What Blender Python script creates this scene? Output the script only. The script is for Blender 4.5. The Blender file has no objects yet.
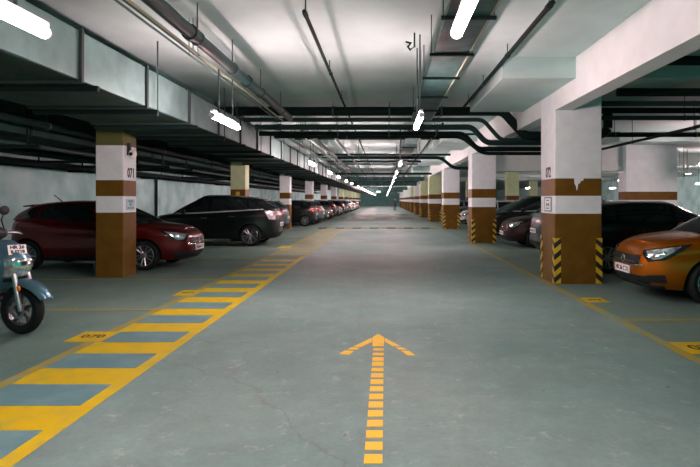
import bpy, bmesh, math, random
from mathutils import Vector, Matrix
random.seed(7)
sc = bpy.context.scene
C = sc.collection
PI = math.pi
F = 530.0; HC = 1.5; VX = 385.0; VY = 200.0          # one-point perspective of the photograph

# ------------------------------------------------------------------ materials
def cool(c): return (c[0], min(.92, c[1]*1.13), min(.92, c[2]*1.11))   # pigments sit a little to the green side
def mat(name, col, rough=0.6, metal=0.0, var=0.0, vscale=6.0, bump=0.0, coat=0.0, col2=None, thr=None, spec=0.5, detail=6):
    col = cool(col); col2 = cool(col2) if col2 else None
    m = bpy.data.materials.new(name); m.use_nodes = True
    nt = m.node_tree; b = nt.nodes['Principled BSDF']
    b.inputs['Roughness'].default_value = rough
    b.inputs['Metallic'].default_value = metal
    b.inputs['Specular IOR Level'].default_value = spec
    if coat: b.inputs['Coat Weight'].default_value = coat; b.inputs['Coat Roughness'].default_value = 0.05
    c = (*col, 1)
    b.inputs['Base Color'].default_value = c
    if var or bump or col2:
        tc = nt.nodes.new('ShaderNodeTexCoord')
        no = nt.nodes.new('ShaderNodeTexNoise'); no.inputs['Scale'].default_value = vscale; no.inputs['Detail'].default_value = detail
        nt.links.new(tc.outputs['Object'], no.inputs['Vector'])
        rp = nt.nodes.new('ShaderNodeValToRGB')
        if col2:
            lo, hi = thr or (0.4, 0.6)
            rp.color_ramp.elements[0].position = lo; rp.color_ramp.elements[1].position = hi
            rp.color_ramp.elements[0].color = c; rp.color_ramp.elements[1].color = (*col2, 1)
        else:
            rp.color_ramp.elements[0].position = 0.3; rp.color_ramp.elements[1].position = 0.7
            rp.color_ramp.elements[0].color = tuple(max(0, x*(1-var)) for x in col)+(1,)
            rp.color_ramp.elements[1].color = tuple(min(1, x*(1+var)) for x in col)+(1,)
        nt.links.new(no.outputs['Fac'], rp.inputs['Fac']); nt.links.new(rp.outputs['Color'], b.inputs['Base Color'])
        if bump:
            bp = nt.nodes.new('ShaderNodeBump'); bp.inputs['Strength'].default_value = bump; bp.inputs['Distance'].default_value = 0.02
            nt.links.new(no.outputs['Fac'], bp.inputs['Height']); nt.links.new(bp.outputs['Normal'], b.inputs['Normal'])
    return m

def emis(name, col, strength):
    m = bpy.data.materials.new(name); m.use_nodes = True
    nt = m.node_tree; b = nt.nodes['Principled BSDF']
    b.inputs['Base Color'].default_value = (0.8, 0.8, 0.8, 1)
    b.inputs['Emission Color'].default_value = (*col, 1); b.inputs['Emission Strength'].default_value = strength
    return m

def concrete_floor():
    m = bpy.data.materials.new('floor_concrete'); m.use_nodes = True
    nt = m.node_tree; L = nt.links; N = nt.nodes; b = N['Principled BSDF']
    tc = N.new('ShaderNodeTexCoord')
    def noise(s, d=8, r=0.6, vec=None):
        n = N.new('ShaderNodeTexNoise'); n.inputs['Scale'].default_value = s; n.inputs['Detail'].default_value = d; n.inputs['Roughness'].default_value = r
        L.new(vec or tc.outputs['Object'], n.inputs['Vector']); return n
    def ramp(src, p0, c0, p1, c1):
        r = N.new('ShaderNodeValToRGB'); e = r.color_ramp.elements
        e[0].position = p0; e[1].position = p1; e[0].color = (*c0, 1); e[1].color = (*c1, 1)
        L.new(src, r.inputs['Fac']); return r.outputs['Color']
    def mix(mode, f, a, bb):
        x = N.new('ShaderNodeMix'); x.data_type = 'RGBA'; x.blend_type = mode
        if isinstance(f, float): x.inputs['Factor'].default_value = f
        else: L.new(f, x.inputs['Factor'])
        L.new(a, x.inputs[6]); L.new(bb, x.inputs[7]); return x.outputs[2]
    base = ramp(noise(0.35).outputs['Fac'], 0.35, FLOOR_A, 0.68, FLOOR_B)
    mott = ramp(noise(2.6, 10, 0.7).outputs['Fac'], 0.3, (0.72, 0.74, 0.74), 0.7, (1.1, 1.1, 1.1))
    c = mix('MULTIPLY', 1.0, base, mott)
    fine = ramp(noise(28, 6, 0.7).outputs['Fac'], 0.3, (0.88, 0.88, 0.88), 0.7, (1.06, 1.06, 1.06))
    c = mix('MULTIPLY', 1.0, c, fine)
    # pale worn plaster scuffs
    w = N.new('ShaderNodeRGB'); w.outputs[0].default_value = (0.38, 0.48, 0.45, 1)
    sf = ramp(noise(5.5, 12, 0.78).outputs['Fac'], 0.565, (0, 0, 0), 0.70, (0.6, 0.6, 0.6))
    c = mix('MIX', sf, c, w.outputs[0])
    # dark specks
    k = N.new('ShaderNodeRGB'); k.outputs[0].default_value = (0.09, 0.11, 0.11, 1)
    sp = ramp(noise(9.0, 2, 0.5).outputs['Fac'], 0.735, (0, 0, 0), 0.765, (0.8, 0.8, 0.8))
    c = mix('MIX', sp, c, k.outputs[0])
    # hairline cracks
    vo = N.new('ShaderNodeTexVoronoi'); vo.feature = 'DISTANCE_TO_EDGE'; vo.inputs['Scale'].default_value = 0.42
    nz = noise(1.7, 6, 0.6)
    va = N.new('ShaderNodeMix'); va.data_type = 'VECTOR'; va.inputs['Factor'].default_value = 0.35
    L.new(tc.outputs['Object'], va.inputs[4]); L.new(nz.outputs['Color'], va.inputs[5])
    L.new(va.outputs[1], vo.inputs['Vector'])
    cr = ramp(vo.outputs['Distance'], 0.0005, (0.45, 0.45, 0.45), 0.0028, (0, 0, 0))
    c = mix('MIX', cr, c, k.outputs[0])
    # the parking bays get a darker, slightly greener tone than the lane
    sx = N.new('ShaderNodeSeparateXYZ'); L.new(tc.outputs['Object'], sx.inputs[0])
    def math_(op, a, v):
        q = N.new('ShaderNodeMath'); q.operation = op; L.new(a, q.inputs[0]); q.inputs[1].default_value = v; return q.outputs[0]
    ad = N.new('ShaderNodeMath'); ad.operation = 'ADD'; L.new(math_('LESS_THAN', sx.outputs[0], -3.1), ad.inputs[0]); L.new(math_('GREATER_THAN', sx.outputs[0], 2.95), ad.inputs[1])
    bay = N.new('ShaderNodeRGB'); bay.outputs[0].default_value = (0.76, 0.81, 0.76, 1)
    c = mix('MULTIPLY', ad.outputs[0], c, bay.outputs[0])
    L.new(c, b.inputs['Base Color'])
    rr = ramp(noise(1.3, 6).outputs['Fac'], 0.3, (0.55, 0.55, 0.55), 0.7, (0.75, 0.75, 0.75))
    b.inputs['Specular IOR Level'].default_value = 0.3
    L.new(rr, b.inputs['Roughness'])
    bp = N.new('ShaderNodeBump'); bp.inputs['Strength'].default_value = 0.12; bp.inputs['Distance'].default_value = 0.01
    L.new(noise(14, 8, 0.7).outputs['Fac'], bp.inputs['Height']); L.new(bp.outputs['Normal'], b.inputs['Normal'])
    return m

FLOOR_A = (0.112, 0.242, 0.216); FLOOR_B = (0.176, 0.310, 0.278)
M = {}
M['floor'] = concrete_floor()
M['ceiling'] = mat('ceiling_paint', (0.40, 0.55, 0.525), 0.85, var=0.10, vscale=1.2, bump=0.05)
M['beam'] = mat('beam_paint', (0.63, 0.72, 0.70), 0.8, var=0.05, vscale=3)
M['wall'] = mat('wall_paint', (0.32, 0.60, 0.575), 0.85, col2=(0.52, 0.80, 0.77), thr=(0.38, 0.62), vscale=1.1, bump=0.08)
M['darkwall'] = mat('far_wall_paint', (0.22, 0.42, 0.40), 0.85, var=0.15, vscale=1.0)
M['white'] = mat('pillar_white_paint', (0.66, 0.77, 0.77), 0.7, var=0.05, vscale=5, bump=0.05)
M['cream'] = mat('pillar_cream_paint', (0.50, 0.62, 0.36), 0.7, var=0.06, vscale=5)
M['brown'] = mat('pillar_brown_paint', (0.105, 0.055, 0.003), 0.55, col2=(0.135, 0.074, 0.006), thr=(0.4, 0.65), vscale=4, bump=0.05, spec=0.25)
M['olive'] = mat('pillar_olive_paint', (0.10, 0.11, 0.03), 0.7, var=0.1)
M['yellow'] = mat('yellow_road_paint', (0.44, 0.345, 0.004), 0.6, col2=(0.31, 0.30, 0.06), thr=(0.5, 0.78), vscale=5, detail=10, spec=0.25)
M['orange'] = mat('amber_road_paint', (0.70, 0.45, 0.03), 0.6, spec=0.25, col2=(0.48, 0.42, 0.10), thr=(0.5, 0.8), vscale=9, detail=10)
M['worn'] = mat('worn_yellow_paint', (0.25, 0.215, 0.015), 0.7, col2=(0.145, 0.235, 0.16), thr=(0.42, 0.66), vscale=4, detail=10)
M['slate'] = mat('slate_road_paint', (0.075, 0.185, 0.195), 0.6, col2=(0.115, 0.235, 0.235), thr=(0.45, 0.75), vscale=4, detail=10)
M['black'] = mat('black_paint', (0.012, 0.013, 0.014), 0.5)
M['signyellow'] = mat('guard_yellow', (0.52, 0.40, 0.010), 0.5)
M['rubber'] = mat('rubber', (0.006, 0.011, 0.011), 0.8, spec=0.2)
M['galv'] = mat('galvanised_steel', (0.15, 0.26, 0.245), 0.45, 0.5, var=0.22, vscale=3.0, detail=10)
M['duct_shade'] = mat('dark_duct_shade', (0.012, 0.040, 0.032), 0.85, var=0.3, vscale=3, spec=0.2)  # shade put into the colour, for the duct underside and the added duct
M['galvdark'] = mat('galvanised_flange', (0.012, 0.03, 0.028), 0.65)
M['pipe'] = mat('dark_pipe_paint', (0.004, 0.016, 0.014), 0.7, spec=0.15)
M['pipe2'] = mat('grey_pipe_paint', (0.016, 0.052, 0.047), 0.55, spec=0.25)
M['tray'] = mat('cable_tray_steel', (0.03, 0.085, 0.077), 0.55, 0.2, var=0.45, spec=0.3, vscale=4)
M['cable'] = mat('cable_jacket', (0.07, 0.13, 0.12), 0.7, spec=0.2)
M['conduit'] = mat('ivory_conduit', (0.26, 0.30, 0.21), 0.7, spec=0.2)
M['rod'] = mat('steel_rod', (0.03, 0.06, 0.055), 0.6)
M['lamp'] = emis('lamp_diffuser', (1.0, 0.57, 0.61), 226.0)
M['housing'] = mat('lamp_housing', (0.75, 0.75, 0.75), 0.5)
M['glass'] = mat('dark_car_glass', (0.010, 0.016, 0.017), 0.06, spec=0.7)
M['chrome'] = mat('chrome', (0.75, 0.77, 0.78), 0.12, 1.0)
M['trim'] = mat('bright_window_trim', (0.55, 0.60, 0.60), 0.3, 0.2)
M['silver'] = mat('alloy_silver', (0.42, 0.45, 0.46), 0.3, 0.9)
M['gunmetal'] = mat('dark_alloy', (0.10, 0.11, 0.12), 0.35, 0.8)
M['headlamp'] = mat('headlamp_lens', (0.42, 0.47, 0.48), 0.08, 0.55, var=0.7, vscale=14, coat=1.0)
M['redlens'] = mat('red_lens', (0.24, 0.006, 0.006), 0.15, coat=1.0)
M['clearlens'] = mat('clear_lens', (0.62, 0.65, 0.66), 0.1, 0.3, var=0.5, vscale=16, coat=1.0)
M['amberlens'] = mat('amber_lens', (0.8, 0.25, 0.01), 0.2)
M['plastic'] = mat('black_plastic', (0.010, 0.016, 0.016), 0.6, spec=0.25)
M['plate'] = mat('plate_white', (0.78, 0.78, 0.77), 0.45)
M['plateyellow'] = mat('plate_yellow', (0.75, 0.48, 0.03), 0.45)
M['ink'] = mat('black_ink', (0.012, 0.012, 0.014), 0.6)
M['teal'] = mat('teal_sign_print', (0.05, 0.27, 0.30), 0.5)
M['green'] = emis('green_sign_face', (0.02, 0.8, 0.25), 1.0)
M['paleblue'] = mat('pale_blue_sign', (0.36, 0.55, 0.58), 0.5)
M['seat'] = mat('seat_vinyl', (0.02, 0.02, 0.022), 0.6)
def paint(name, col, metal=0.25, rough=0.32): return mat(name, col, rough, metal, coat=0.4, spec=0.35)
PAINT = {
 'red': paint('red_car_paint', (0.085, 0.003, 0.003), 0.4), 'copper': paint('copper_car_paint', (0.50, 0.135, 0.002), 0.75, 0.28),
 'black': paint('black_car_paint', (0.003, 0.008, 0.0075), 0.1), 'maroon': paint('maroon_car_paint', (0.028, 0.008, 0.009)),
 'white': paint('white_car_paint', (0.62, 0.63, 0.62), 0.0), 'silver': paint('silver_car_paint', (0.38, 0.41, 0.42), 0.6),
 'grey': paint('grey_car_paint', (0.07, 0.085, 0.09), 0.4), 'gold': paint('gold_car_paint', (0.17, 0.085, 0.006), 0.4),
 'teal': paint('teal_car_paint', (0.04, 0.085, 0.09), 0.3), 'scooter': paint('slate_blue_scooter_paint', (0.08, 0.19, 0.24), 0.5, 0.3)}

# ------------------------------------------------------------------ mesh helpers
class MB:
    def __init__(s): s.bm = bmesh.new()
    def _f(s, vs, mi=0):
        try:
            f = s.bm.faces.new(vs); f.material_index = mi; return f
        except ValueError: return None
    def box(s, x0, x1, y0, y1, z0, z1, mi=0, bev=0.0):
        v = [s.bm.verts.new(p) for p in ((x0,y0,z0),(x1,y0,z0),(x1,y1,z0),(x0,y1,z0),(x0,y0,z1),(x1,y0,z1),(x1,y1,z1),(x0,y1,z1))]
        fs = [s._f([v[i] for i in q], mi) for q in ((3,2,1,0),(4,5,6,7),(0,1,5,4),(1,2,6,5),(2,3,7,6),(3,0,4,7))]
        if bev:
            es = {e for f in fs for e in f.edges}
            r = bmesh.ops.bevel(s.bm, geom=list(es), offset=bev, segments=2, affect='EDGES', profile=0.5)
            for f in r['faces']: f.material_index = mi
        return s
    def tube(s, pts, r, n=10, mi=0, cap=True):
        pts = [Vector(p) for p in pts]; rings = []
        rs = r if isinstance(r, (list, tuple)) else [r]*len(pts)
        for i, p in enumerate(pts):
            d = (pts[min(i+1, len(pts)-1)] - pts[max(i-1, 0)]).normalized()
            up = Vector((0, 0, 1)) if abs(d.z) < 0.95 else Vector((1, 0, 0))
            a = d.cross(up).normalized(); b = a.cross(d).normalized()
            k = 1.0
            if 0 < i < len(pts)-1:
                cth = (pts[i]-pts[i-1]).normalized().dot((pts[i+1]-pts[i]).normalized()); k = 1/max(0.5, math.sqrt((1+cth)/2))
            rings.append([s.bm.verts.new(p + (a*math.cos(2*PI*j/n) + b*math.sin(2*PI*j/n))*rs[i]*k) for j in range(n)])
        for a, b in zip(rings, rings[1:]):
            for j in range(n): s._f([a[j], a[(j+1) % n], b[(j+1) % n], b[j]], mi)
        if cap: s._f(rings[0][::-1], mi); s._f(rings[-1], mi)
        return s
    def lathe(s, prof, axis='y', n=32, org=(0, 0, 0), mi=0, closed=True):
        rings = []
        for (r, h) in prof:
            ring = []
            for j in range(n):
                a = 2*PI*j/n; c, d = r*math.cos(a), r*math.sin(a)
                p = (c, h, d) if axis == 'y' else ((c, d, h) if axis == 'z' else (h, c, d))
                ring.append(s.bm.verts.new(Vector(p)+Vector(org)))
            rings.append(ring)
        if closed: pairs = list(zip(rings, rings[1:]+rings[:1]))
        else: pairs = list(zip(rings, rings[1:])); s._f(rings[0][::-1], mi); s._f(rings[-1], mi)
        for a, b in pairs:
            for j in range(n): s._f([a[j], a[(j+1) % n], b[(j+1) % n], b[j]], mi)
        return s
    def prism(s, poly, x0, x1, axis='y', mi=0):
        def P(a, b, h): return {'y': (a, h, b), 'x': (h, a, b), 'z': (a, b, h)}[axis]
        v0 = [s.bm.verts.new(P(a, b, x0)) for a, b in poly]; v1 = [s.bm.verts.new(P(a, b, x1)) for a, b in poly]
        s._f(v0[::-1], mi); s._f(v1, mi); n = len(poly)
        for i in range(n): s._f([v0[i], v0[(i+1) % n], v1[(i+1) % n], v1[i]], mi)
        return s
    def grid(s, rows, mi=0, wrap=False):
        vs = [[s.bm.verts.new(p) for p in r] for r in rows]
        for a, b in zip(vs, vs[1:]):
            n = len(a)
            for j in range(n if wrap else n-1): s._f([a[j], a[(j+1) % n], b[(j+1) % n], b[j]], mi)
        return vs
    def ellipsoid(s, c, r, n=16, m=10, mi=0):
        rows = []
        for i in range(m+1):
            t = PI*(i+0.001)/(m+0.002)
            rows.append([(c[0]+r[0]*math.sin(t)*math.cos(2*PI*j/n), c[1]+r[1]*math.sin(t)*math.sin(2*PI*j/n), c[2]+r[2]*math.cos(t)) for j in range(n)])
        vs = s.grid(rows, mi, True); s._f(vs[0], mi); s._f(vs[-1][::-1], mi)
        return s
    def build(s, name, mats, parent=None, smooth=None, recalc=True):
        if recalc: bmesh.ops.recalc_face_normals(s.bm, faces=s.bm.faces)
        me = bpy.data.meshes.new(name); s.bm.to_mesh(me); s.bm.free()
        for m in (mats if isinstance(mats, (list, tuple)) else [mats]): me.materials.append(m)
        if smooth:
            me.polygons.foreach_set('use_smooth', [True]*len(me.polygons)); me.set_sharp_from_angle(angle=math.radians(smooth))
        o = bpy.data.objects.new(name, me); C.objects.link(o)
        if parent: o.parent = parent
        return o

def tag(o, label=None, cat=None, group=None, kind=None):
    if label: o['label'] = label
    if cat: o['category'] = cat
    if group: o['group'] = group
    if kind: o['kind'] = kind
    return o
def empty(name, loc=(0, 0, 0), rz=0):
    o = bpy.data.objects.new(name, None); C.objects.link(o); o.location = loc; o.rotation_euler = (0, 0, rz); o.empty_display_size = 0.2
    return o
def copy_tree(o, parent=None):
    c = o.copy(); C.objects.link(c); c.parent = parent
    for ch in list(o.children): copy_tree(ch, c)
    return c
ORD = 'first second third fourth fifth sixth seventh eighth ninth tenth eleventh twelfth thirteenth fourteenth fifteenth sixteenth seventeenth eighteenth nineteenth twentieth twenty-first twenty-second twenty-third twenty-fourth twenty-fifth twenty-sixth twenty-seventh twenty-eighth twenty-ninth thirtieth thirty-first thirty-second thirty-third thirty-fourth thirty-fifth thirty-sixth thirty-seventh thirty-eighth'.split()
def text_obj(txt, size, name, m, parent, origin, right, up, depth=0.002, bold=0.0, sx=1.0):
    cu = bpy.data.curves.new('txt', 'FONT'); cu.body = txt; cu.size = size; cu.align_x = 'CENTER'; cu.align_y = 'CENTER'; cu.extrude = depth; cu.offset = bold; cu.resolution_u = 3
    t = bpy.data.objects.new('txt', cu); C.objects.link(t)
    bpy.context.view_layer.update()
    me = bpy.data.meshes.new_from_object(t.evaluated_get(bpy.context.evaluated_depsgraph_get()))
    bpy.data.objects.remove(t); bpy.data.curves.remove(cu)
    r = Vector(right).normalized(); u = Vector(up).normalized(); n = r.cross(u); r = r*sx
    mt = Matrix(((r.x, u.x, n.x, origin[0]), (r.y, u.y, n.y, origin[1]), (r.z, u.z, n.z, origin[2]), (0, 0, 0, 1)))
    me.transform(mt); me.materials.clear(); me.materials.append(m); me.name = name
    o = bpy.data.objects.new(name, me); C.objects.link(o); o.parent = parent
    return o

# ------------------------------------------------------------------ the setting
CEIL = 3.77; YE = 128.0; XL = -9.0; XR = 27.0
def struct(o): o['kind'] = 'structure'; return o
struct(MB().box(XL-.2, XR+.2, -5, YE+.2, -0.2, 0).build('floor', M['floor']))
struct(MB().box(XL-.2, XR+.2, -5, YE+.2, CEIL, CEIL+.25).build('ceiling', M['ceiling']))
struct(MB().box(XL-.2, XL, -5, YE, 0, CEIL).build('wall_left', M['wall']))
struct(MB().box(XR, XR+.2, -5, YE, 0, CEIL).build('wall_right', M['wall']))
struct(MB().box(XL-.2, XR+.2, YE, YE+.2, 0, CEIL).build('wall_far', M['darkwall']))
BX0, BX1, BZ = 3.03, 3.33, 3.10
RY = [9.46+9.02*k for k in range(13)]; LY = [10.27+8.97*k for k in range(13)]
for nm, x0, x1, L_, wd in (('beam_right', BX0, BX1, RY, .84), ('beam_left', -5.61, -5.33, LY, .54)):
    ends = [-4]+[v for y in L_[:12] for v in (y, y+wd)]+[YE-.02]
    for a, c in zip(ends[::2], ends[1::2]):
        struct(MB().box(x0, x1, a, c, BZ, CEIL+.02).build(nm, M['beam']))
def panel(x0, x1, y0, y1):
    struct(MB().box(x0, x1, y0, y1, 3.435, CEIL+.02).build('ceiling_drop_panel', M['ceiling']))
for y in RY: panel(1.87, 5.03, y-1.05, y+2.19)
for y in LY: panel(-6.9, -3.9, y-1.2, y+1.8)
for y in RY[1:6]: panel(7.7, 10.9, y-1.1, y+2.1)
struct(MB().box(3.875, 8.395, RY[1]+.25, RY[1]+.6, 2.53, 3.45).build('beam_cross', M['beam']))

# ------------------------------------------------------------------ pillars
def pillar(x0, x1, y0, y1, top, label, group, num=None, face=None, guards=False, bands=None, sign=None, name='pillar'):
    root = empty(name, ((x0+x1)/2, (y0+y1)/2, 0)); tag(root, label, 'pillar', group, 'thing')
    hx, hy = (x1-x0)/2, (y1-y0)/2
    bands = bands or [(0, 1.255, 1), (1.255, 1.575, 0), (1.575, 1.885, 1), (1.885, top, 0)]
    b = MB(); c = 0.012
    poly = [(-hx+c,-hy),(hx-c,-hy),(hx,-hy+c),(hx,hy-c),(hx-c,hy),(-hx+c,hy),(-hx,hy-c),(-hx,-hy+c)]
    zs = [bands[0][0]]+[q[1] for q in bands]
    rings = [[b.bm.verts.new((p[0], p[1], z)) for p in poly] for z in zs]
    for k in range(len(bands)):
        for i in range(8): b._f([rings[k][i], rings[k][(i+1) % 8], rings[k+1][(i+1) % 8], rings[k+1][i]], bands[k][2])
    b._f(rings[0][::-1], bands[0][2]); b._f(rings[-1], bands[-1][2])
    b.build('shaft', [M['white'], M['brown'], M['olive'], M['cream']], root)
    s = 1 if face == '+' else -1
    fx = s*(hx+.0025)
    if sign == 'white':
        ch = [(-.075, 1.885), (.10, 1.885), (.085, 1.845), (.045, 1.84), (.03, 1.80), (.0, 1.79), (-.015, 1.70), (-.03, 1.665), (-.04, 1.74), (-.07, 1.80)]
        MB().prism([(a, z) for a, z in ch], -hy-.002, -hy+.004, 'y').build('bare_plaster_patch', M['white'], root)
    if num: text_obj(num, 0.26, 'painted_number', M['ink'], root, (fx, 0.04 if s > 0 else -.05, 2.03 if s > 0 else 2.0), (0, s, 0), (0, 0, 1), 0.002, 0.007, 0.78)
    if sign == 'blue':
        p = MB().box(min(fx, fx+s*.008), max(fx, fx+s*.008), -.17, .17, 1.30, 1.52).build('notice_plate', M['paleblue'], root)
        g = MB(); q = fx+s*.009
        for (a, bb, z0, z1) in ((-.10, .10, 1.465, 1.495), (-.07, .07, 1.44, 1.455), (-.04, .04, 1.39, 1.43), (-.12, -.07, 1.325, 1.36), (-.04, .02, 1.325, 1.36), (.05, .12, 1.325, 1.36)):
            g.box(min(q, q+s*.002), max(q, q+s*.002), a, bb, z0, z1)
        g.build('notice_lettering', M['teal'], p)
    if sign == 'white':
        p = MB().box(min(fx, fx+s*.008), max(fx, fx+s*.008), -.26, .16, 1.285, 1.555).build('notice_plate', M['teal'], root)
        q = fx+s*.009
        w = MB().box(min(q, q+s*.002), max(q, q+s*.002), -.21, .11, 1.31, 1.53).build('notice_panel', M['plate'], p)
        g = MB(); q += s*.003
        for (a, bb, z0, z1) in ((-.13, .03, 1.48, 1.505), (-.15, -.10, 1.38, 1.45), (-.02, .04, 1.38, 1.45), (-.10, -.02, 1.40, 1.43), (-.14, .04, 1.335, 1.36)):
            g.box(min(q, q+s*.002), max(q, q+s*.002), a, bb, z0, z1)
        g.build('notice_lettering', M['teal'], p)
    if guards:
        for sx in (-1, 1):
            for sy in (-1, 1):
                g = MB(); w = .108; t = .008; Hh = .82; n = 8
                # L shaped strip wrapped round the corner with slanting stripes
                for leg in (0, 1):
                    def Q(u, z, o):
                        if leg == 0: return (sx*(hx-u), sy*(hy+o), z)
                        return (sx*(hx+o), sy*(hy-u), z)
                    z0 = 0.01; st = Hh/n; sl = .10
                    zl = lambda k, u: min(Hh, max(z0, z0+k*st+(u/w)*sl-sl))
                    for k in range(n+2):
                        mi = k % 2
                        pts = [(-t if leg == 0 else 0, zl(k, 0)), (w, zl(k, w)), (w, zl(k+1, w)), (-t if leg == 0 else 0, zl(k+1, 0))]
                        if abs(pts[0][1]-pts[3][1]) < 1e-5 and abs(pts[1][1]-pts[2][1]) < 1e-5: continue
                        va = [g.bm.verts.new(Q(u, z, t)) for u, z in pts]; vb = [g.bm.verts.new(Q(u, z, 0)) for u, z in pts]
                        g._f(va, mi); g._f(vb[::-1], mi)
                        for i in range(4): g._f([va[i], va[(i+1) % 4], vb[(i+1) % 4], vb[i]], mi)
                bmesh.ops.remove_doubles(g.bm, verts=g.bm.verts, dist=1e-5)
                g.build('corner_guard', [M['signyellow'], M['black']], root)
    return root
G1, G2 = 'pillars along the left of the driveway', 'pillars along the right of the driveway'
for k, y in enumerate(LY[:12]):
    lab = ['white and brown pillar painted 071 standing in front of the red hatchback', 'cream and brown pillar with orange sticker behind the black crossover',
           'white and brown pillar between the black crossover and a black hatchback'][k] if k < 3 else f'white and brown pillar, {ORD[k]} from the camera in the row beside the duct'
    b = None
    if k == 0: b = [(0, 1.255, 1), (1.255, 1.575, 0), (1.575, 1.885, 1), (1.885, 2.56, 0), (2.56, 3.43, 2)]
    elif k == 1: b = [(0, 1.255, 1), (1.255, 1.575, 0), (1.575, 1.885, 1), (1.885, 3.43, 3)]
    elif k > 5: b = [(0, 1.255, 1), (1.255, 1.575, 0), (1.575, 1.885, 1), (1.885, 3.43, 3)]
    r = pillar(-5.61, -5.07, y, y+.54, 3.43, lab, G1, '071' if k == 0 else None, '+', False, b, 'blue' if k == 0 else None)
    if k == 0:
        # small emergency light on a bracket
        br = MB().box(.27, .33, -.13, -.07, 2.38, 2.62).build('lamp_bracket', M['black'], r)
        MB().ellipsoid((.37, -.10, 2.40), (.075, .075, .095)).build('round_lamp', M['housing'], br, 60)
        MB().lathe([(.035, -.19), (.035, -.17), (.012, -.165)], 'y', 16, (.37, 0, 2.40), closed=False).build('lens', M['black'], br)
    if k == 1:
        s_ = MB().box(-.07, .07, -.275, -.27, 1.66, 1.80).build('sticker', M['orange'], r)
for k, y in enumerate(RY[:12]):
    lab = ['broad brown and white pillar with chevron guards beside the copper hatchback', 'brown and white pillar with chevron guards left of the maroon car'][k] if k < 2 else \
        f'brown and white pillar with chevron guards, {ORD[k]} from the camera in the right row'
    b = [(0, 1.255, 1), (1.255, 1.575, 0), (1.575, 1.885, 1), (1.885, 3.43, 3)] if k in (3, 4, 6) else None
    pillar(3.03, 3.87, y, y+.84, 3.43, lab, G2, '072' if k == 0 else None, '-', k < 6, b, 'white' if k == 0 else None)
for k, y in enumerate(RY[1:6]):
    pillar(8.4, 10.2 if k == 0 else 9.24, y, y+.6, 3.43, ['wide white pier with brown band standing behind the black car on the right'][0] if k == 0 else f'cream pillar behind the right parking bays, {ORD[k]} in line counting the wide pier',
           'pillars behind the right bays', bands=[(0, 1.255, 1), (1.255, 1.5, 0), (1.5, 1.79, 1), (1.79, 3.43, 3 if k else 0)], name='pier')
for k, y in enumerate(RY[2:8]):
    pillar(17.5, 18.3, y, y+.8, 3.76, f'pale pillar far off beyond the right bays, {ORD[k]} in its row', 'pillars of the next driveway',
           bands=[(0, 1.255, 1), (1.255, 1.6, 0), (1.6, 1.885, 1), (1.885, 3.76, 3)])

# ------------------------------------------------------------------ hanging lamps
def make_lamp(hz, x, y, z=2.62, ln=1.24, up=3.3):
    r = empty('tube_lamp', (x, y, z))
    MB().box(-.022, .022, -ln/2, ln/2, .045, .075, bev=.004).build('housing', M['housing'], r)
    b = MB(); pr = []
    poly = [(.038*math.cos(a), -.038*math.sin(a)) for a in [2*PI*i/16 for i in range(16)]]
    b.prism(poly, -ln/2+.02, ln/2-.02, 'y'); b.build('diffuser', M['lamp'], r)
    for s in (-1, 1):
        MB().lathe([(.039, s*ln/2-.02), (.039, s*ln/2), (.03, s*ln/2+s*.012)] if s > 0 else [(.03, s*ln/2+s*.012), (.039, s*ln/2), (.039, s*ln/2+.02)], 'y', 16, closed=False).build('end_cap', M['housing'], r)
        MB().tube([(0, s*.32, .07), (0, s*.32, up-z)], .011, 6).build('hanger_rod', M['rod'], r)
    return r
LZ = [2.95, 7.6, 16.5, 21.8, 25.9, 31.0, 36.0, 44.5, 52]
LZ2 = LZ + [58.5 + 2.2*i for i in range(18)] + [99, 104, 110, 116, 122]
pc = make_lamp(0, .48, LZ[0], up=CEIL+.01)
pl = make_lamp(0, -2.28, LZ[0], up=3.30)
for i, y in enumerate((16.2,)):
    o = copy_tree(pc); o.location = (10.0, y, 2.62)  # unseen extra lamp, added to brighten the wide pier
    tag(o, 'added tube lamp out of view that brightens the wide white pier', 'lamp', 'added lamps above the right bays')
for k, y in enumerate(LZ+[59, 65, 72, 80, 88, 96, 104, 112, 120]):
    o = pc if k == 0 else copy_tree(pc); o.location = (.48, y, 2.62)
    tag(o, f'lit tube lamp {ORD[k]} from the camera in the row over the lane', 'lamp', 'tube lamps over the lane')
for k, y in enumerate(LZ2):
    o = pl if k == 0 else copy_tree(pl); o.location = (-2.28, y, 2.62)
    tag(o, f'lit tube lamp beside the metal duct, {ORD[k]} from the camera in its row', 'lamp', 'tube lamps along the duct')
k = 0
for y in (24, 30, 36, 43, 50, 58):
    for x in (13.5, 21.5):
        o = copy_tree(pc); o.location = (x, y, 2.62)
        tag(o, f'lit tube lamp far beyond the right bays, {"nearer" if x < 15 else "farther"} row, {ORD[k//2]} lamp', 'lamp', 'tube lamps of the next driveway'); k += 1

# ------------------------------------------------------------------ main air duct on the left
dr = empty('air_duct', (-4.1, 0, 2.8)); tag(dr, 'long galvanised rectangular air duct hung along the left of the lane', 'duct')
DX0, DX1, D0, D1 = -.8, .8, 0, .53
ys = [-3.75+1.58*i for i in range(40)]
for i, (a, b) in enumerate(zip(ys, ys[1:])):
    MB().box(DX0, DX1, a+.012, b-.012, D0+random.uniform(0, .008), D1, bev=.004).build('duct_section', M['galv'], dr)
    MB().box(DX0+.01, DX1-.01, a+.02, b-.03, D0-.012, D0-.001).build('underside_shade', M['duct_shade'], dr)  # dark sheet painting in the shade below the duct
    MB().box(DX0-.035, DX1+.035, b-.022, b+.022, D0-.035, D1+.035).build('flange', M['galvdark'], dr)
    if i > 2 and i < 24:
        MB().box(DX0-.12, DX1+.06, b+.24, b+.29, D0-.075, D0-.013).build('support_bar', M['pipe'], dr)
        for x in (DX1+.05,) if i % 2 == 0 else (): MB().tube([(x, b+.265, D0-.10), (x, b+.265, CEIL-2.8+.01)], .010, 6).build('hanger_rod', M['rod'], dr)
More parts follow.
